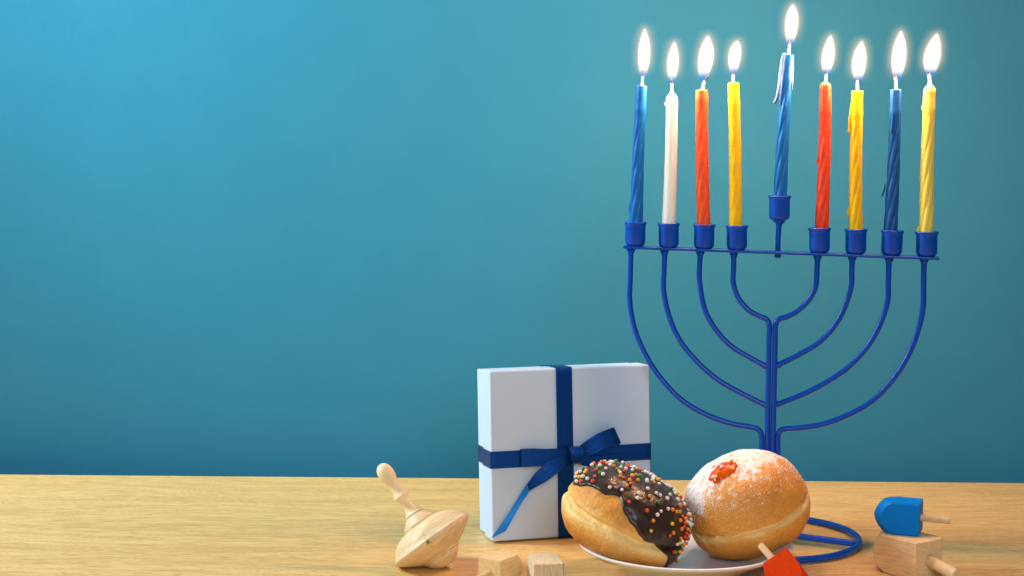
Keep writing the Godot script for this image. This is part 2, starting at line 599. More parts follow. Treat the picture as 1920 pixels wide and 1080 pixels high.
func flame_mesh(b: Vector3, m: Vector3, t: Vector3, w: float, grow: float, shell: bool) -> ArrayMesh:
	var nu := 28
	var nv := 40
	var v := PackedVector3Array()
	var c := PackedColorArray()
	var um: float = clampf((m.y - b.y) / (t.y - b.y), 0.34, 0.52)
	var ctrl := (m - b * pow(1 - um, 2) - t * um * um) / (2.0 * um * (1.0 - um))
	for j in nv + 1:
		var u := float(j) / nv
		var p := b * (1 - u) * (1 - u) + ctrl * 2.0 * u * (1 - u) + t * u * u
		var s := 0.0
		if u < um:
			s = (0.30 + 0.70 * sin(u / um * PI / 2)) * smoothstep(0.0, 0.05, u + 0.012)
		else:
			s = pow(maxf(cos((u - um) / (1.0 - um) * PI / 2), 0.0), 0.80)
		var r := w * s + grow * sqrt(maxf(0.0, 1.0 - pow(2.0 * u - 1.0, 8.0)))
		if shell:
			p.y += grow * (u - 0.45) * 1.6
		if j == 0 or j == nv:
			r = 0.00002
		var col: Color
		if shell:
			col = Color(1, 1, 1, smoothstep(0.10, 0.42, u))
		else:
			var k := smoothstep(0.12, 0.32, u)
			col = Color(0.02, 0.15, 0.46, 0.62).lerp(Color(1, 0.96, 0.88, 1.0), k)
			col.a = lerpf(0.30 * smoothstep(0.0, 0.08, u) + 0.03, 1.0, smoothstep(0.17, 0.44, u))
		for i in nu:
			var a := TAU * i / nu
			v.append(p + Vector3(cos(a) * r, 0, sin(a) * r * 0.9))
			c.append(col)
	return finish(v, quads(nu, nv + 1, true), PackedVector3Array(), c)

func candles() -> void:
	var core := StandardMaterial3D.new()
	core.shading_mode = BaseMaterial3D.SHADING_MODE_UNSHADED
	core.transparency = BaseMaterial3D.TRANSPARENCY_ALPHA
	core.vertex_color_use_as_albedo = true
	core.albedo_color = Color(1.42, 1.42, 1.42)
	var halo := []  # materials for the lens-like glow painted around each flame
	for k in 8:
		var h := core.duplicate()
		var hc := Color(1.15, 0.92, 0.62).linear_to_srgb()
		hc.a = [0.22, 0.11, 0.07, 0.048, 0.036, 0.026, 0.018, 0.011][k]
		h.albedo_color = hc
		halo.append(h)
	var wick_m := mat(Color(0.75, 0.62, 0.52), 0.9)
	var char_m := mat(Color(0.03, 0.015, 0.02), 0.9)
	var W := {"pale": wax(Color(0.07, 0.19, 0.52)), "blue": wax(Color(0.001, 0.125, 0.46)), "navy": wax(Color(0.002, 0.078, 0.31)), "white": wax(Color(0.83, 0.83, 0.79)), "orange": wax(Color(0.80, 0.085, 0.018)), "yellow": wax(Color(0.88, 0.52, 0.004)), "lemon": wax(Color(0.88, 0.70, 0.12)), "red": wax(Color(0.78, 0.060, 0.014))}
	# base, top (mm in the candelabrum's plane), radii, wax, top, melted length, flame base/mid/tip, half width, wick tip, flute, label
	var list := [
		[[-84.6, 188.5], [-81.6, 283.6], 4.35, 3.3, "blue", "flat", 14.0, [-81.2, 285.5], [-80.2, 303.5], [-80.1, 318.5], 4.0, [-80.6, 293.5], 0.11, "bright blue twisted candle leaning right, at the far end beside the white candle"],
		[[-64.6, 188.0], [-62.9, 279.9], 4.4, 3.45, "white", "cone", 6.0, [-63.1, 283.2], [-62.5, 297.8], [-61.7, 310.2], 3.83, [-63.4, 288.2], 0.006, "smooth white lit candle, the only white one"],
		[[-42.1, 188.0], [-44.6, 280.8], 4.4, 3.6, "orange", "flat", 5.0, [-44.4, 284.3], [-42.3, 300.6], [-41.4, 313.8], 5.1, [-40.6, 289.8], 0.075, "orange twisted candle with a bent wick, next to the white candle"],
		[[-23.0, 187.5], [-25.3, 285.2], 4.3, 3.35, "yellow", "flat", 12.0, [-25.6, 286.8], [-24.8, 302.0], [-23.4, 310.6], 4.1, [-26.1, 293.3], 0.04, "clean straight golden yellow candle without drips, beside the raised middle candle"],
		[[3.7, 205.0], [7.4, 301.9], 4.35, 3.3, "blue", "flat", 14.0, [8.0, 304.1], [9.2, 321.0], [9.8, 332.0], 4.3, [8.9, 312.2], 0.115, "raised middle blue candle with a long pale wax drip, tallest of all"],
		[[29.0, 186.0], [30.0, 285.2], 4.4, 3.3, "red", "dome", 16.0, [30.2, 287.6], [31.3, 300.9], [32.6, 313.2], 4.1, [30.5, 293.4], 0.085, "red orange twisted candle with a wet rounded top"],
		[[49.9, 185.5], [49.0, 279.8], 4.35, 3.4, "yellow", "flat", 13.0, [49.2, 283.0], [49.7, 297.2], [51.0, 309.6], 4.6, [48.0, 290.1], 0.085, "golden yellow candle with lumpy wax drips on its left side"],
		[[70.0, 185.0], [71.7, 280.5], 4.35, 3.3, "navy", "flat", 13.0, [72.0, 283.5], [73.1, 300.5], [73.9, 315.4], 4.67, [70.2, 292.2], 0.11, "darkest blue twisted candle, between the lumpy yellow and the pale lemon candle"],
		[[91.6, 184.5], [91.5, 284.2], 4.5, 3.45, "lemon", "cone", 14.0, [91.6, 286.6], [92.5, 300.4], [94.9, 313.6], 5.3, [89.6, 293.0], 0.09, "pale lemon yellow twisted candle with a pointed top"],
	]
	for n in 9:
		var q: Array = list[n]
		var b: Vector3 = mm([q[0]])[0]
		var tp: Vector3 = mm([q[1]])[0]
		var up := (tp - b).normalized()
		var bx := Basis(up.cross(Vector3(0, 0, 1)).normalized(), up, Vector3(0, 0, 1))
		var local := Transform3D(bx, b)
		var t := thing("candle", q[13], "candle", frame * local, "nine lit candles in the candelabrum")
		var inv := local.affine_inverse()
		var L := (tp - b).length()
		obj("wax_stick", candle_mesh(L, q[2] * 0.001, q[3] * 0.001, q[5], n + 1, q[12], q[6] * 0.001), W[q[4]], t)
		var wt: Vector3 = inv * mm([q[11]])[0]
		var fb: Vector3 = inv * mm([q[7]])[0]
		var fm: Vector3 = inv * mm([q[8]])[0]
		var ft: Vector3 = inv * mm([q[9]])[0]
		var w0 := Vector3(fb.x * 0.5, L - 0.0008, 0)
		var wm := w0.lerp(wt, 0.55) + Vector3(-0.25 * (wt.x - w0.x), 0, 0)
		var wc := curve([w0, wm, wt], 6)
		obj("wick", tube(wc.slice(0, 8), [0.0012, 0.00095, 0.00085, 0.0008, 0.00075, 0.00075, 0.00075, 0.00075], 10), wick_m, t)
		obj("wick_tip", tube(wc.slice(7), [0.00078, 0.0007, 0.0007, 0.00065, 0.0005, 0.0004], 10), char_m, t)
		var fl := obj("flame", flame_mesh(fb, fm, ft, q[10] * 0.00088, 0.0, false), core, t)
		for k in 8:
			obj("painted_glow_shell", flame_mesh(fb, fm, ft, q[10] * 0.00088, [0.0003, 0.0007, 0.0012, 0.0018, 0.0025, 0.0033, 0.0042, 0.0052][k], true), halo[k], fl)  # added see-through shells that imitate glare, not a layer of the flame
		var o := OmniLight3D.new()
		o.name = "flame_light"
		o.light_color = Color(1.25, 0.66, 0.36).linear_to_srgb()
		o.light_energy = 0.0086
		o.light_size = 0.004
		o.omni_range = 4.0
		o.omni_attenuation = 2.0
		o.shadow_enabled = true
		o.position = fb.lerp(fm, 0.6)
		t.add_child(o, true)
		drips(n, t, W.pale if n == 4 else W[q[4]], L)

func drips(n: int, t: Node3D, m: Material, L: float) -> void:
	# runs of wax down a side: [x, y below the top, z] in mm with radii
	var runs := []
	if n == 4:
		runs = [[[[-2.3, -0.4, 1.0], [-2.7, 4, 1.2], [-3.0, 10, 1.1], [-3.3, 17, 1.0], [-4.0, 22, 0.8], [-5.3, 26.5, 0.6], [-6.8, 29.5, 0.6]], [1.3, 1.7, 1.9, 2.0, 1.7, 1.2, 0.9]],
			[[[-1.6, 0.6, 2.3], [-2.0, 8, 2.4], [-2.4, 16, 2.5], [-2.9, 24, 2.4], [-3.2, 31, 2.2]], [0.8, 1.0, 1.0, 0.8, 0.4]],
			[[[2.9, 0.8, 0.8], [3.2, 8, 0.8], [3.3, 16, 0.8], [3.4, 21, 0.9]], [0.5, 0.6, 0.6, 0.35]]]
	elif n == 6:
		runs = [[[[-3.0, 6, 0.8], [-3.7, 12, 0.8], [-4.2, 18, 0.8], [-4.4, 22, 0.8], [-4.6, 24.5, 0.8]], [0.5, 0.8, 0.9, 0.8, 1.2]],
			[[[-4.1, 70, 0.6], [-4.7, 73, 0.6], [-4.9, 75, 0.6]], [0.5, 0.9, 1.1]]]
	elif n == 7:
		runs = [[[[-4.0, 57, 0.6], [-4.6, 61, 0.6], [-5.6, 64, 0.6], [-6.2, 64.6, 0.6]], [0.35, 0.5, 0.5, 0.3]],
			[[[-1.2, 15, 3.2], [-1.6, 22, 3.4], [-1.9, 26, 3.5]], [0.4, 0.7, 0.8]]]
	elif n == 0:
		runs = [[[[-4.1, 72, 0.5], [-4.5, 75, 0.5], [-4.6, 77, 0.5]], [0.4, 0.6, 0.8]]]
	elif n == 1:
		runs = [[[[-3.5, 6.5, 0.4], [-3.8, 7.5, 0.4], [-3.8, 8.6, 0.4]], [0.35, 0.6, 0.4]]]
	elif n == 8:
		runs = [[[[-3.4, 12, 0.6], [-3.9, 14, 0.6], [-4.0, 16, 0.6]], [0.4, 0.7, 0.5]], [[[-4.6, 86, 0.6], [-5.2, 88.6, 0.6], [-5.6, 89.6, 0.6]], [0.6, 0.9, 0.6]]]
	elif n == 5:
		runs = [[[[-3.6, 46, 1.2], [-3.9, 47.5, 1.2], [-3.9, 48.6, 1.2]], [0.3, 0.6, 0.4]]]
	elif n == 2:
		runs = [[[[3.8, 85, 1.2], [4.4, 87, 1.2], [4.7, 88, 1.2]], [0.5, 0.8, 0.8]]]
	for r in runs:
		var pts := []
		for p in r[0]:
			pts.append(Vector3(p[0] * 0.001, L - p[1] * 0.001, p[2] * 0.001))
		var c := curve(pts, 6)
		var rr := []
		for i in c.size():
			var f := float(i) / 6.0
			var a := mini(int(f), r[1].size() - 1)
			var b := mini(a + 1, r[1].size() - 1)
			rr.append(lerpf(r[1][a], r[1][b], f - a) * 0.001 * (1.0 + 0.12 * nb.get_noise_1d(i * 0.9 + n)))
		obj("wax_drip", tube(c, rr, 12), m, t)

# ==================================================================== gift box
func gift_box() -> void:
	var yaw := Basis(Vector3.UP, deg_to_rad(16.0))
	var bx := yaw * Basis(Vector3.RIGHT, deg_to_rad(-3.4))
	var t := thing("gift_box", "white cardboard gift box standing on edge, tied with blue satin ribbon", "gift box", Transform3D(bx, Vector3(0.0386, 0.0012, -0.0098)))
	var wd := 0.1055
	var hh := 0.1065
	obj("box_lid", rbox(Vector3(wd, hh, 0.019), 0.0013, Vector3(0, hh / 2, -0.0095), 0.0002), M.card, t)
	obj("box_base", rbox(Vector3(wd - 0.0026, hh - 0.0026, 0.017), 0.0008, Vector3(0, hh / 2, -0.0274)), M.card, t)
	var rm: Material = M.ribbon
	# vertical band round the box, then horizontal band
	var x0 := -0.0046
	var loop := [Vector2(-0.0361, 0.0012), Vector2(-0.0195, 0.0010), Vector2(-0.0190, -0.0004), Vector2(-0.0008, -0.0004), Vector2(0.0005, 0.0008), Vector2(0.0010, hh * 0.5), Vector2(0.0005, hh - 0.0008), Vector2(-0.0008, hh + 0.0004), Vector2(-0.0186, hh + 0.0004), Vector2(-0.0200, hh - 0.0009), Vector2(-0.0361, hh - 0.0010)]
	var l := []
	var r := []
	for p in polyline(loop, 0.0014):
		l.append(Vector3(x0 - 0.0053, p.y, p.x))
		r.append(Vector3(x0 + 0.0053, p.y, p.x))
	obj("vertical_band", ribbon(l, r, 0.0003, 2), rm, t)
	l = []
	r = []
	var hw := wd / 2
	var y0 := hh * 0.480
	loop = [Vector2(-0.0361, -hw + 0.0011), Vector2(-0.0200, -hw + 0.0009), Vector2(-0.0186, -hw - 0.0004), Vector2(-0.0008, -hw - 0.0004), Vector2(0.0005, -hw + 0.0008), Vector2(0.0014, 0), Vector2(0.0005, hw - 0.0008), Vector2(-0.0008, hw + 0.0004), Vector2(-0.0186, hw + 0.0004), Vector2(-0.0200, hw - 0.0009), Vector2(-0.0361, hw - 0.0011)]
	for p in polyline(loop, 0.0014):
		l.append(Vector3(p.y, y0 + 0.0053, p.x))
		r.append(Vector3(p.y, y0 - 0.0053, p.x))
	obj("horizontal_band", ribbon(l, r, 0.0003, 2), rm, t)
	# bow: flat loops left and right, knot, two tails (millimetres on the lid's face)
	var ex := -1.5
	obj("bow_loop", ribbon(
		mm([[ex, 54.0, 3.0], [-12, 55.4, 2.6], [-24, 57.2, 2.2], [-33.0, 57.4, 2.0], [-34.6, 57.4, 3.2], [-33.2, 57.4, 4.6], [-24, 57.4, 5.2], [-12, 56.4, 5.6], [-4, 54.8, 5.0], [ex, 54.2, 4.2]]),
		mm([[ex, 49.4, 3.0], [-12, 47.6, 2.6], [-24, 46.8, 2.2], [-33.0, 46.6, 2.0], [-34.6, 46.6, 3.2], [-33.2, 46.6, 4.6], [-24, 46.6, 5.2], [-12, 47.4, 5.6], [-4, 49.6, 5.0], [ex, 50.2, 4.2]])), rm, t)
	var dirx := Vector3(0.915, 0.404, 0)
	var dn := Vector3(-0.404, 0.915, 0)
	var a := []
	var b := []
	var kc := Vector3(0.3, 52.3, 0)
	for p in [[1, 2.6, 3.0, -0.6], [10, 4.8, 2.4, -1.4], [20, 5.4, 2.2, -2.0], [28.0, 5.5, 2.6, -2.6], [30.2, 5.5, 4.2, -2.0], [30.0, 5.5, 6.4, -1.0], [27, 5.5, 8.0, -0.2], [18, 5.4, 8.6, 0.9], [9, 4.6, 7.6, 0.5], [3, 3.2, 5.4, 0.0], [0, 2.6, 4.4, 0.0]]:
		a.append((kc + dirx * p[0] + dn * (p[1] + p[3]) + Vector3(0, 0, p[2])) * 0.001)
		b.append((kc + dirx * p[0] + dn * (-p[1] + p[3]) + Vector3(0, 0, p[2])) * 0.001)
	obj("bow_loop", ribbon(a, b), rm, t)
	obj("ribbon_tail", ribbon(
		mm([[-0.5, 53.6, 3.6], [-8, 53.0, 6.4], [-17, 49.6, 7.2], [-24, 44.6, 6.6], [-28.8, 39.0, 5.6], [-31.0, 35.8, 4.8]]),
		mm([[-0.5, 46.8, 3.6], [-6, 45.2, 6.6], [-12.5, 41.6, 7.8], [-20, 36.8, 7.4], [-26.8, 33.4, 6.6], [-30.2, 31.2, 5.8]])), rm, t)
	obj("ribbon_tail", ribbon(
		mm([[-30.9, 36.2, 4.4], [-33.6, 32.0, 3.8], [-38.0, 25.2, 3.4], [-44.0, 16.4, 3.0], [-50.0, 8.6, 2.8], [-54.4, 3.0, 2.8]]),
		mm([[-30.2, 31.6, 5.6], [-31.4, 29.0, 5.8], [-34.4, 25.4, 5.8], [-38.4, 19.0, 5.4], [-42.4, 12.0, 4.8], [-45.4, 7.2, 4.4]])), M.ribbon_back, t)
	obj("ribbon_tail", ribbon(
		mm([[1.0, 53.0, 2.6], [8, 50.8, 2.8], [16, 50.2, 2.6], [25, 50.6, 2.4], [33, 51.0, 2.2]]),
		mm([[0.5, 47.6, 2.4], [6, 45.0, 2.6], [13, 41.6, 2.6], [22, 40.0, 2.4], [31, 39.8, 2.2]])), rm, t)
	obj("bow_knot", ribbon(
		mm([[-4.6, 56.6, 1.6], [-4.9, 57.8, 4.2], [-4.6, 57.4, 6.6], [-3.9, 54.4, 7.9], [-3.3, 51.0, 8.2], [-2.4, 48.0, 7.2], [-1.4, 46.2, 4.6], [-1.0, 46.0, 2.2]]),
		mm([[4.6, 56.4, 1.6], [4.9, 57.4, 4.6], [4.9, 56.8, 8.6], [4.8, 54.2, 9.6], [4.6, 51.0, 9.6], [4.3, 48.6, 8.4], [4.0, 47.0, 5.4], [3.8, 46.8, 2.2]])), rm, t)

func polyline(p: Array, step: float) -> Array:
	var out := []
	for i in p.size() - 1:
		var n := maxi(1, int((p[i + 1] - p[i]).length() / step / 4.0))
		for k in n:
			out.append(p[i].lerp(p[i + 1], float(k) / n))
	out.append(p[-1])
	return out

# ==================================================================== plate
func plate() -> void:
	var pr := []
	for p in [[0, 1.2], [27, 1.0], [28, 0.0], [31, 0.0], [32, 1.4], [33.5, 3.6], [37, 6.4], [44, 10.2], [52, 13.8], [58, 16.4], [60.6, 17.8], [61.4, 18.5], [61.5, 19.1], [61.0, 19.6], [59.8, 19.5], [56, 18.0], [50, 15.2], [42, 11.4], [36, 8.4], [32, 7.0], [28, 6.6], [0, 6.4]]:
		pr.append(Vector2(p[0], p[1]) * 0.001)
	var t := thing("plate", "small white china plate under the two doughnuts", "plate", Transform3D(Basis(), Vector3(0.1001, 0, 0.0743)))
	obj("plate_body", lathe(pr, 120, 50.0), M.china, t)

# ==================================================================== doughnuts
func dough_point(p: Dictionary, th: float, be: float) -> Vector3:
	var cb := maxf(cos(be), 0.0)
	var sb := sin(be)
	var R: float = p.R
	var h: float = p.top if sb > 0.0 else p.bottom
	var r := R * pow(cb, 0.84)
	if sb < 0.0:
		r = R * (1.0 + p.lip * sin(minf(-be, 0.6) / 0.6 * PI / 2) * cb) * pow(cb, 0.84)
	var y: float = h * signf(sb) * pow(absf(sb), 0.95)
	var gy: float = p.seam + 0.0016 * na.get_noise_2d(cos(th) * 1.3 + p.sd, sin(th) * 1.3)
	var deep: float = p.groove * (1.0 + 0.45 * na.get_noise_2d(cos(th) * 2.6 + p.sd * 3.0, sin(th) * 2.6))
	r *= 1.0 - deep * exp(-pow((y - gy) / p.gw, 2.0))
	var q := Vector3(r * cos(th), y, r * sin(th))
	var n := Vector3(q.x / R, q.y / h * 1.2, q.z / R).normalized()
	var k := q * 26.0 + Vector3(p.sd, 0, 0)
	q += n * (0.0016 * na.get_noise_3dv(k) + 0.00035 * na.get_noise_3dv(k * 4.0))
	# fine pleats that run out of the seam
	q += n * 0.00014 * nb.get_noise_2d(th * 7.0, p.sd) * exp(-pow((y - gy) / 0.006, 2.0))
	return q

func dough_color(p: Dictionary, q: Vector3) -> Color:
	var wob := 0.0030 * na.get_noise_3dv(q * 45.0)
	var y: float = q.y - p.seam + wob
	var b := exp(-pow((y + 0.0012) / (p.band if y < 0.0 else p.band * 0.8), 2.0))
	var crust := Color(0.76, 0.325, 0.042)
	var deep := Color(0.57, 0.195, 0.020)
	var pale := Color(0.95, 0.72, 0.28)
	var far: float = smoothstep(0.003, 0.020, absf(y))
	var c := crust.lerp(deep, (0.9 if y < 0.0 else 0.55) * far)
	c = c.lerp(Color(0.80, 0.40, 0.075), 0.35 * (0.5 + 0.5 * na.get_noise_3dv(q * 70.0)))
	c = c * (1.0 + 0.16 * nb.get_noise_3dv(q * 900.0))
	return c.lerp(pale, clampf(b, 0.0, 1.0) * (0.92 if p.band > 0.005 else 0.72))

func dough_mesh(p: Dictionary, nu: int, nv: int, sugar: bool) -> ArrayMesh:
	var v := PackedVector3Array()
	var c := PackedColorArray()
	for j in nv + 1:
		var be := -PI / 2 + PI * clampf(float(j) / nv, 0.0005, 0.9995)
		for i in nu:
			var q := dough_point(p, TAU * i / nu, be)
			v.append(q)
			c.append(sugar_color(p, q) if sugar else dough_color(p, q))
	return finish(v, quads(nu, nv + 1, true), PackedVector3Array(), c)

func axes(a: Vector3, x: Vector3) -> Basis:
	a = a.normalized()
	x = (x - a * x.dot(a)).normalized()
	return Basis(x, a, x.cross(a))

# how far inside the glaze's outline a point is, in mm
var glaze_edge := [[-180, 15], [-140, 12], [-100, 14], [-60, 12], [-30, 4], [-10, -6], [2, -18], [10, -33], [21, -36], [28, -26], [34, -9], [44, -2], [58, 2], [76, 9], [92, 22], [100, 34], [111, 39], [122, 34], [134, 33], [146, 25], [160, 17], [180, 15]]
func glaze_in(th: float, be: float) -> float:
	var d := rad_to_deg(wrapf(th, -PI, PI))
	var e := 0.0
	for i in glaze_edge.size() - 1:
		if d >= glaze_edge[i][0] and d <= glaze_edge[i + 1][0]:
			var f: float = (d - glaze_edge[i][0]) / (glaze_edge[i + 1][0] - glaze_edge[i][0])
			var n := glaze_edge.size()
			e = cubic_interpolate(glaze_edge[i][1], glaze_edge[i + 1][1], glaze_edge[maxi(i - 1, 0)][1], glaze_edge[mini(i + 2, n - 1)][1], f)
			break
	e += 3.0 * nb.get_noise_2d(cos(th) * 2.6, sin(th) * 2.6) + 0.6 * nb.get_noise_2d(cos(th) * 6.0 + 9.0, sin(th) * 7.0)
	return (rad_to_deg(be) - e) * 0.62

func chocolate_doughnut() -> void:
	var p := {"R": 0.0366, "top": 0.0252, "bottom": 0.0262, "lip": 0.05, "seam": -0.0005, "groove": 0.10, "gw": 0.0017, "band": 0.0056, "sd": 3.0}
	var xf := Transform3D(axes(Vector3(0.3891, 0.9164, 0.0934), Vector3(0.9025, -0.3996, 0.1605)), Vector3(0.0654, 0.0336, 0.072))
	var t := thing("chocolate_doughnut", "round doughnut half covered in dark chocolate and coloured sugar pearls", "doughnut", xf)
	var body := dough_mesh(p, 260, 170, false)
	obj("dough", body, M.dough, t)
	# chocolate
	var nu := 300
	var nv := 150
	var v := PackedVector3Array()
	var keep := PackedFloat32Array()
	for j in nv + 1:
		var be := lerpf(deg_to_rad(-46.0), PI / 2 - 0.002, float(j) / nv)
		for i in nu:
			var th := TAU * i / nu
			v.append(glaze_point(p, th, be))
			keep.append(glaze_in(th, be))
	var ix := PackedInt32Array()
	for j in nv:
		for i in nu:
			var a := j * nu + i
			var b := j * nu + (i + 1) % nu
			if maxf(maxf(keep[a], keep[b]), maxf(keep[a + nu], keep[b + nu])) > -1.6:
				ix.append_array([a, b, a + nu, b, b + nu, a + nu])
	# normals must point out even though the sheet is open
	var nn := PackedVector3Array()
	nn.resize(v.size())
	for k in ix.size() / 3:
		var f := (v[ix[k * 3 + 2]] - v[ix[k * 3]]).cross(v[ix[k * 3 + 1]] - v[ix[k * 3]])
		if f.dot(v[ix[k * 3]]) < 0.0:
			f = -f
		for m in 3:
			nn[ix[k * 3 + m]] += f
	for k in nn.size():
		nn[k] = nn[k].normalized()
	var gl := obj("chocolate_glaze", finish(v, ix, nn), M.chocolate, t)
	# sugar pearls
	var ball := SphereMesh.new()
	ball.radius = 0.00112
	ball.height = 0.0021
	ball.radial_segments = 14
	ball.rings = 8
	var cols := [Color(0.84, 0.80, 0.74), Color(0.74, 0.07, 0.02), Color(0.82, 0.27, 0.015), Color(0.82, 0.60, 0.01), Color(0.03, 0.36, 0.05), Color(0.01, 0.16, 0.52)]
	var ms := []
	for c in cols:
		ms.append(mat(c, 0.35))
	M.pearls = ms
	M.ball = ball
	var put := []
	var tries := 0
	while put.size() < 240 and tries < 30000:
		tries += 1
		var th := rng.randf() * TAU
		var be := asin(rng.randf_range(-0.45, 1.0))
		if glaze_in(th, be) < 2.0:
			continue
		var d := wrapf(th, -PI, PI)
		# few on the slope that faces front, many over the top and to the right
		var front := clampf(sin(d) * cos(be), 0.0, 1.0)
		if rng.randf() > lerpf(1.0, 0.26, smoothstep(0.30, 0.58, front)):
			continue
		var q := glaze_point(p, th, be)
		var ok := true
		for o in put:
			if (o - q).length() < 0.0020:
				ok = false
				break
		if not ok:
			continue
		put.append(q)
		var n := (glaze_point(p, th + 0.02, be) - q).cross(glaze_point(p, th, be + 0.02) - q).normalized()
		if n.dot(q) < 0.0:
			n = -n
		var w := rng.randf()
		var pick := 0 if w < 0.46 else 1 if w < 0.70 else 2 if w < 0.82 else 3 if w < 0.92 else 4 if w < 0.98 else 5
		var pb := obj("sugar_pearl", ball, ms[pick], t)
		pb.position = q + n * (0.00075 + rng.randf() * 0.0003)
		pb.scale = Vector3.ONE * rng.randf_range(0.85, 1.12)

func glaze_point(p: Dictionary, th: float, be: float) -> Vector3:
	var m := glaze_in(th, be)
	var q := dough_point(p, th, be)
	var n := Vector3(q.x / p.R, q.y / p.top * 1.2, q.z / p.R).normalized()
	var wave: float = 0.0012 * na.get_noise_3dv(q * 26.0 + Vector3(9, 0, 0))
	var k := lerpf(-0.0008, 0.0009, smoothstep(-1.3, 2.4, m)) + 0.0002 * exp(-pow((m - 2.4) / 1.6, 2.0)) + wave * smoothstep(0.5, 3.0, m)
	return q + n * k

func sugar_color(p: Dictionary, q: Vector3) -> Color:
	var c := dough_color(p, q)
	return c.lerp(Color(0.84, 0.82, 0.80), sugar_cover(q))

func sugar_density(q: Vector3) -> float:
	if q.y < 0.004:
		return 0.0
	var d := 1.02 - smoothstep(0.004, 0.036, q.z + 0.15 * q.x) * 0.84 - smoothstep(0.006, 0.036, q.x) * 0.36
	d -= (1.0 - smoothstep(0.006, 0.016, q.y)) * 0.6
	d += 0.30 * na.get_noise_3dv(q * 60.0 + Vector3(2, 5, 1)) + 0.30 * nb.get_noise_3dv(q * 190.0)
	return d

func sugar_cover(q: Vector3) -> float:
	var d := sugar_density(q)
	var g := 0.5 + 0.5 * nb.get_noise_3dv(q * 620.0)
	var g2 := 0.5 + 0.5 * nb.get_noise_3dv(q * 260.0 + Vector3(7, 7, 7))
	return clampf(smoothstep(0.0, 0.40, d - (0.62 * g + 0.38 * g2) * 1.02), 0.0, 1.0) * 0.88

func sugar_doughnut() -> void:
	var p := {"R": 0.0366, "top": 0.0302, "bottom": 0.0282, "lip": 0.015, "seam": -0.0010, "groove": 0.060, "gw": 0.0012, "band": 0.0026, "sd": 14.0}
	var xf := Transform3D(axes(Vector3(-0.3008, 0.9404, 0.1587), Vector3(0.9534, 0.2924, 0.0743)), Vector3(0.1377, 0.0366, 0.058))
	var t := thing("jelly_doughnut", "golden doughnut dusted with powdered sugar, red jelly showing on top", "doughnut", xf)
	var body := dough_mesh(p, 460, 300, true)
	var dough := obj("dough", body, M.dough, t)
	# loose grains of sugar
	var grain := SphereMesh.new()
	grain.radius = 0.00022
	grain.height = 0.00036
	grain.radial_segments = 6
	grain.rings = 3
	var spots := []
	var tries := 0
	while spots.size() < 7500 and tries < 60000:
		tries += 1
		var th := rng.randf() * TAU
		var be := asin(rng.randf_range(0.0, 1.0))
		var q := dough_point(p, th, be)
		var d := sugar_density(q)
		if rng.randf() < clampf(d * 0.9 + 0.08, 0.03, 1.0):
			spots.append(q)
	var mmesh := MultiMesh.new()
	mmesh.transform_format = MultiMesh.TRANSFORM_3D
	mmesh.mesh = grain
	mmesh.instance_count = spots.size()
	for i in spots.size():
		var k := rng.randf_range(0.5, 1.25)
		mmesh.set_instance_transform(i, Transform3D(Basis.from_euler(Vector3(rng.randf() * 6.0, rng.randf() * 6.0, 0)).scaled(Vector3(k, k, k)), spots[i]))
	var mi := MultiMeshInstance3D.new()
	mi.name = "powdered_sugar"
	mi.multimesh = mmesh
	mi.material_override = M.sugar
	mi.set_meta("kind", "stuff")
	t.add_child(mi, true)
	# jelly
	var v := PackedVector3Array()
	var nu := 48
	var nv := 14
	var c0 := Vector2(-0.0073, 0.0104)
	for j in nv + 1:
		var f := float(j) / nv
		for i in nu:
			var a := TAU * i / nu
			var rr := 0.0082 * (1.0 + 0.22 * cos(2.0 * (a + 0.5)) + 0.22 * na.get_noise_2d(cos(a) * 1.6, sin(a) * 1.6)) * f
			var xz := c0 + Vector2(cos(a), sin(a)) * rr
			v.append(on_top(p, xz) + Vector3(-0.08, 0.98, 0.15) * (0.0030 * sqrt(maxf(0.0, 1.0 - f * f)) - 0.0004 + 0.0004 * na.get_noise_2d(xz.x * 260.0, xz.y * 260.0)))
	var nn := PackedVector3Array()
	var ix := quads(nu, nv + 1, true)
	nn.resize(v.size())
	for k in ix.size() / 3:
		var f2 := (v[ix[k * 3 + 2]] - v[ix[k * 3]]).cross(v[ix[k * 3 + 1]] - v[ix[k * 3]])
		if f2.y < 0.0:
			f2 = -f2
		for m in 3:
			nn[ix[k * 3 + m]] += f2
	for k in nn.size():
		nn[k] = nn[k].normalized() if nn[k].length() > 0.0 else Vector3.UP
	obj("jelly", finish(v, ix, nn), M.jelly, t)
	for s in [[-3.9, -4.2, 0], [1.0, -4.0, 0], [0.4, 0.4, 0], [-5.6, 5.6, 0], [-2.6, 4.4, 2], [6.6, -2.6, 2], [-1.6, -2.6, 0]]:
		var pb := obj("sugar_pearl", M.ball, M.pearls[s[2]], t)
		pb.position = on_top(p, c0 + Vector2(s[0], s[1]) * 0.001) + Vector3(-0.1, 0.97, 0.15) * 0.0032

func on_top(p: Dictionary, xz: Vector2) -> Vector3:
	var th := xz.angle()
	var lo := 0.2
	var hi := PI / 2
	for k in 22:
		var m := (lo + hi) / 2
		var q := dough_point(p, th, m)
		if Vector2(q.x, q.z).length() > xz.length():
			lo = m
		else:
			hi = m
	return dough_point(p, th, lo)

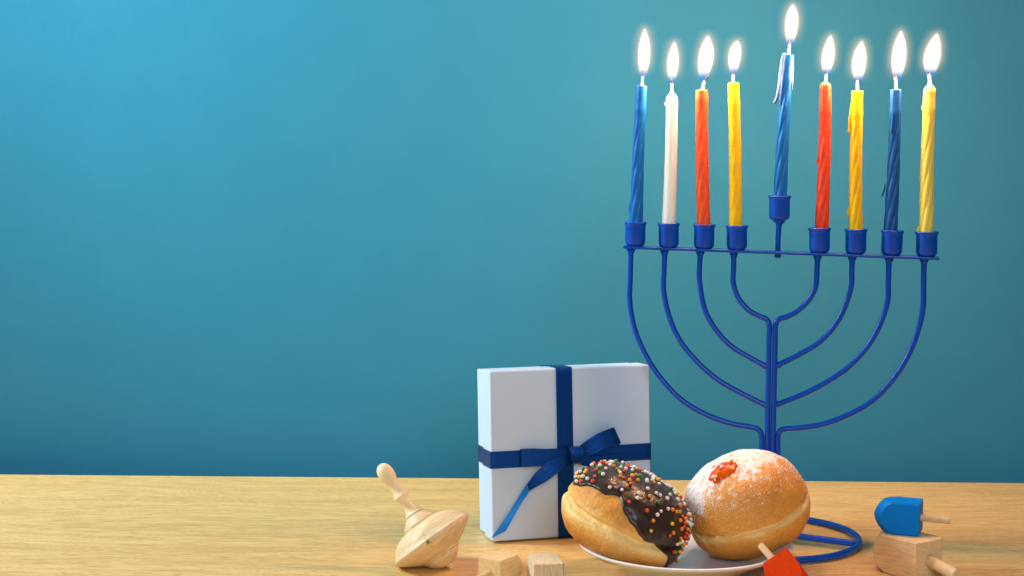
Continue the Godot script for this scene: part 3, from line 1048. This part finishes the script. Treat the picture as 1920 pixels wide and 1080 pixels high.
# ==================================================================== spinning top and dreidels
# the dark crack in the rim of the spinning top
func knot(an: float, q: Vector2) -> Color:
	var s := 1.0
	var d := absf(wrapf(an - 1.66 + 0.03 * sin(q.y * 2400.0), -PI, PI))
	var h := q.y / (0.001 / 3.225)
	if h > 52 and h < 86:
		var w := 0.035 + 0.03 * sin(h * 1.7)
		s = lerpf(0.16, 1.0, smoothstep(0.2, 1.0, d / maxf(w, 0.015))) if absf(h - 65) < 4 else lerpf(0.62, 1.0, smoothstep(0.0, 1.0, d / (0.012 + 0.02 * absf(sin(h * 0.9)))))
	return Color(s, s * lerpf(0.8, 1.0, s), s * lerpf(0.6, 1.0, s))

func spinning_top() -> void:
	var a := Vector3(-0.578, 0.792, -0.196).normalized()
	var xf := Transform3D(axes(a, Vector3(0.8277, 0.5324, -0.1771)), Vector3(-0.035, 0.0, 0.063))
	var t := thing("spinning_top", "large turned wooden spinning top with a long handle, tipped on its side", "spinning top", xf)
	var k := 0.001 / 3.225
	var body := []
	for q in [[0, 0], [2.5, 0.3], [4.6, 2.0], [5.4, 6], [6.2, 10.5], [11, 11.5], [18, 14], [24, 17.5], [30, 22.5], [34, 27.5], [36.0, 31.5], [38.5, 32.5], [39.5, 34], [39, 35.3], [46, 38.5], [56, 44], [65, 50], [72, 55], [77, 59], [80, 61.5], [82.6, 64], [83.6, 67], [83.2, 70.5], [81, 72.5], [78, 74.5], [74.5, 80], [71, 85.5], [66.5, 90], [60, 95], [53, 98.8], [46, 101.6], [39.5, 103.4], [36.6, 103.8], [35.2, 104.6], [34.6, 106.0], [34.6, 106.8]]:
		body.append(Vector2(q[0], q[1]) * k)
	var bm: StandardMaterial3D = M.pale_wood.duplicate()
	bm.vertex_color_use_as_albedo = true
	var dense := []
	for i in body.size() - 1:
		var n := maxi(1, int((body[i + 1] - body[i]).length() / 0.0009))
		for m in n:
			dense.append(body[i].lerp(body[i + 1], float(m) / n))
	dense.append(body[-1])
	var me := lathe(dense, 240, 34.0, true)
	obj("turned_body", me, bm, t)
	var col := []
	for q in [[34.6, 106.8], [35.0, 107.6], [34.3, 109.2], [31, 112.8], [26.5, 117.6], [22, 122.2], [18.6, 125.2], [17.4, 125.6], [17.4, 126.0]]:
		col.append(Vector2(q[0], q[1]) * k)
	obj("collar", lathe(col, 90, 34.0), M.pale_wood, t)
	var han := []
	for q in [[17.4, 126.2], [18.5, 126.6], [18.7, 127.8], [16.0, 131], [13.0, 136], [11.0, 142], [10.0, 149], [9.5, 156], [9.9, 160], [12.4, 163.6], [15.4, 166.0], [16.2, 167.6], [16.2, 168.8], [15.6, 169.8], [13.2, 173.5], [11.4, 179], [10.2, 187], [10.5, 193], [10.9, 196.5], [10.8, 197.1], [11.5, 199.5], [13.0, 205], [14.6, 209], [15.6, 216], [15.7, 222], [14.8, 228], [12.6, 233.5], [9, 238], [4.5, 240.4], [0.1, 241]]:
		han.append(Vector2(q[0], q[1]) * k)
	obj("handle", lathe(han, 64, 34.0), M.top_handle, t)

# a four sided body whose far end is rounded to a point; axis along +x, resting on y = 0
func dreidel_body(side: float, cube: float, full: float, ease: float) -> ArrayMesh:
	var h := side / 2
	var ch := side * 0.028
	var v := PackedVector3Array()
	var nn := PackedVector3Array()
	var ix := PackedInt32Array()
	var ns := 90
	var na2 := 48
	for quarter in 4:
		for part in 2:
			# flats, then the small worn corners between them
			var half := PI / 4 - 0.03
			var a0 := -half if part == 0 else half
			var a1 := half if part == 0 else PI / 2 - half
			var cnt := na2 if part == 0 else 6
			var base := v.size()
			for j in ns + 1:
				var s := full * (1.0 - pow(1.0 - float(j) / ns, 1.35))
				for i in cnt + 1:
					var a := lerpf(a0, a1, float(i) / cnt)
					var flat := h / cos(a) if part == 0 else (h * sqrt(2.0) - ch) / cos(a - PI / 4)
					flat = minf(flat, minf(h / absf(cos(a)) if absf(cos(a)) > 0.01 else 9.0, h / absf(sin(a)) if absf(sin(a)) > 0.6 else 9.0))
					var e := 0.0006 * side / 0.022
					if s < e:
						flat -= e * (1.0 - sqrt(maxf(0.0, 1.0 - pow(1.0 - s / e, 2.0))))
					var t := clampf((s - cube) / (full - cube), 0.0, 1.0)
					var rev := h * 1.4143 * pow(maxf(0.0, 1.0 - t * t), ease)
					var r := minf(flat, rev)
					var w := a + quarter * PI / 2
					v.append(Vector3(s, h + r * sin(w), r * cos(w)))
					var fn := Vector3(0, sin(quarter * PI / 2), cos(quarter * PI / 2)) if part == 0 else Vector3(0, sin(quarter * PI / 2 + PI / 4), cos(quarter * PI / 2 + PI / 4))
					if rev < flat:
						var t2 := minf(t + 0.01, 1.0)
						var t3 := t2 - 0.02
						var dr := h * 1.4143 * (pow(maxf(0.0, 1.0 - t2 * t2), ease) - pow(maxf(0.0, 1.0 - t3 * t3), ease)) / (0.02 * (full - cube))
						fn = Vector3(-dr, sin(w), cos(w)).normalized()
					nn.append(fn)
			ix.append_array(quads(cnt + 1, ns + 1, false, base))
	# end face
	var b2 := v.size()
	var e2 := h - 0.0006 * side / 0.022
	for p in [[-1, -1], [1, -1], [1, 1], [-1, 1]]:
		v.append(Vector3(0, h + p[0] * e2, p[1] * e2))
		nn.append(Vector3(-1, 0, 0))
	ix.append_array([b2, b2 + 1, b2 + 2, b2, b2 + 2, b2 + 3])
	return finish(v, ix, nn)

func rod(r: float, l: float) -> ArrayMesh:
	var pr := []
	for q in [[0, 0], [1, 0], [1, 0.5], [0.97, 0.96], [0.93, 0.985], [0.82, 1.0], [0, 1.0]]:
		pr.append(Vector2(q[0] * r, q[1] * l))
	return lathe(pr, 28, 30.0)

func dreidel(label: String, xf: Transform3D, side: float, cube: float, full: float, body: Material, stick: Vector3, bend := 0.0, ease := 0.68) -> Node3D:
	var t := thing("dreidel", label, "dreidel", xf, "small four sided dreidels on the table")
	obj("body", dreidel_body(side, cube, full, ease), body, t)
	var sm := rod(stick.x, stick.y)
	var s := obj("stick", sm, M.stick, t)
	s.position = Vector3(0.001, stick.z, 0)
	s.rotation = Vector3(0, 0, PI / 2 + bend)
	return t

func facing(x: float, z: float) -> Basis:
	# turns local +x to the ground direction (x, z)
	return Basis(Vector3.UP, atan2(-z, x))

func dreidels() -> void:
	# large plain one at the right, its stick end to the front right
	var tip := Vector2(-0.556, -0.831)
	var c := Vector2(0.2384, 0.0850)
	dreidel("large plain wooden dreidel lying under the blue one", Transform3D(facing(tip.x, tip.y), Vector3(c.x, 0, c.y)), 0.0228, 0.0195, 0.0395, M.beech, Vector3(0.0035, 0.0215, 0.0112), 0.19)
	dreidel("blue painted dreidel balanced on the large plain dreidel", Transform3D(facing(-0.927, -0.375), Vector3(0.2372, 0.0229, 0.0690)), 0.0186, 0.0120, 0.0268, M.blue_paint, Vector3(0.0021, 0.0175, 0.0094), 0.03)
	var T := Vector3(0.52, -0.56, 0.645).normalized()
	var E := Vector3(0.75, 0.45, -0.214).normalized()
	var N := T.cross(E).normalized()
	dreidel("red painted dreidel leaning on the plate, stick tilted up", Transform3D(Basis(T, N, T.cross(N)), Vector3(0.1466, 0.0335, 0.1420) - N * 0.0158 - E * 0.0079), 0.0158, 0.0040, 0.0310, M.red_paint, Vector3(0.0019, 0.0140, 0.0079), 0.0)
	dreidel("honey coloured wooden dreidel in front, its stick pointing left", Transform3D(facing(0.56, -0.828), Vector3(-0.0126, 0, 0.1012)), 0.0160, 0.0135, 0.0255, M.birch, Vector3(0.0018, 0.020, 0.0075), 0.0)
	dreidel("palest wooden dreidel with its flat end to the front, no stick in sight", Transform3D(facing(-0.14, -0.99), Vector3(0.0204, 0, 0.1145)), 0.0172, 0.0165, 0.0270, M.birch_pale, Vector3(0.0017, 0.014, 0.0050), 0.0)
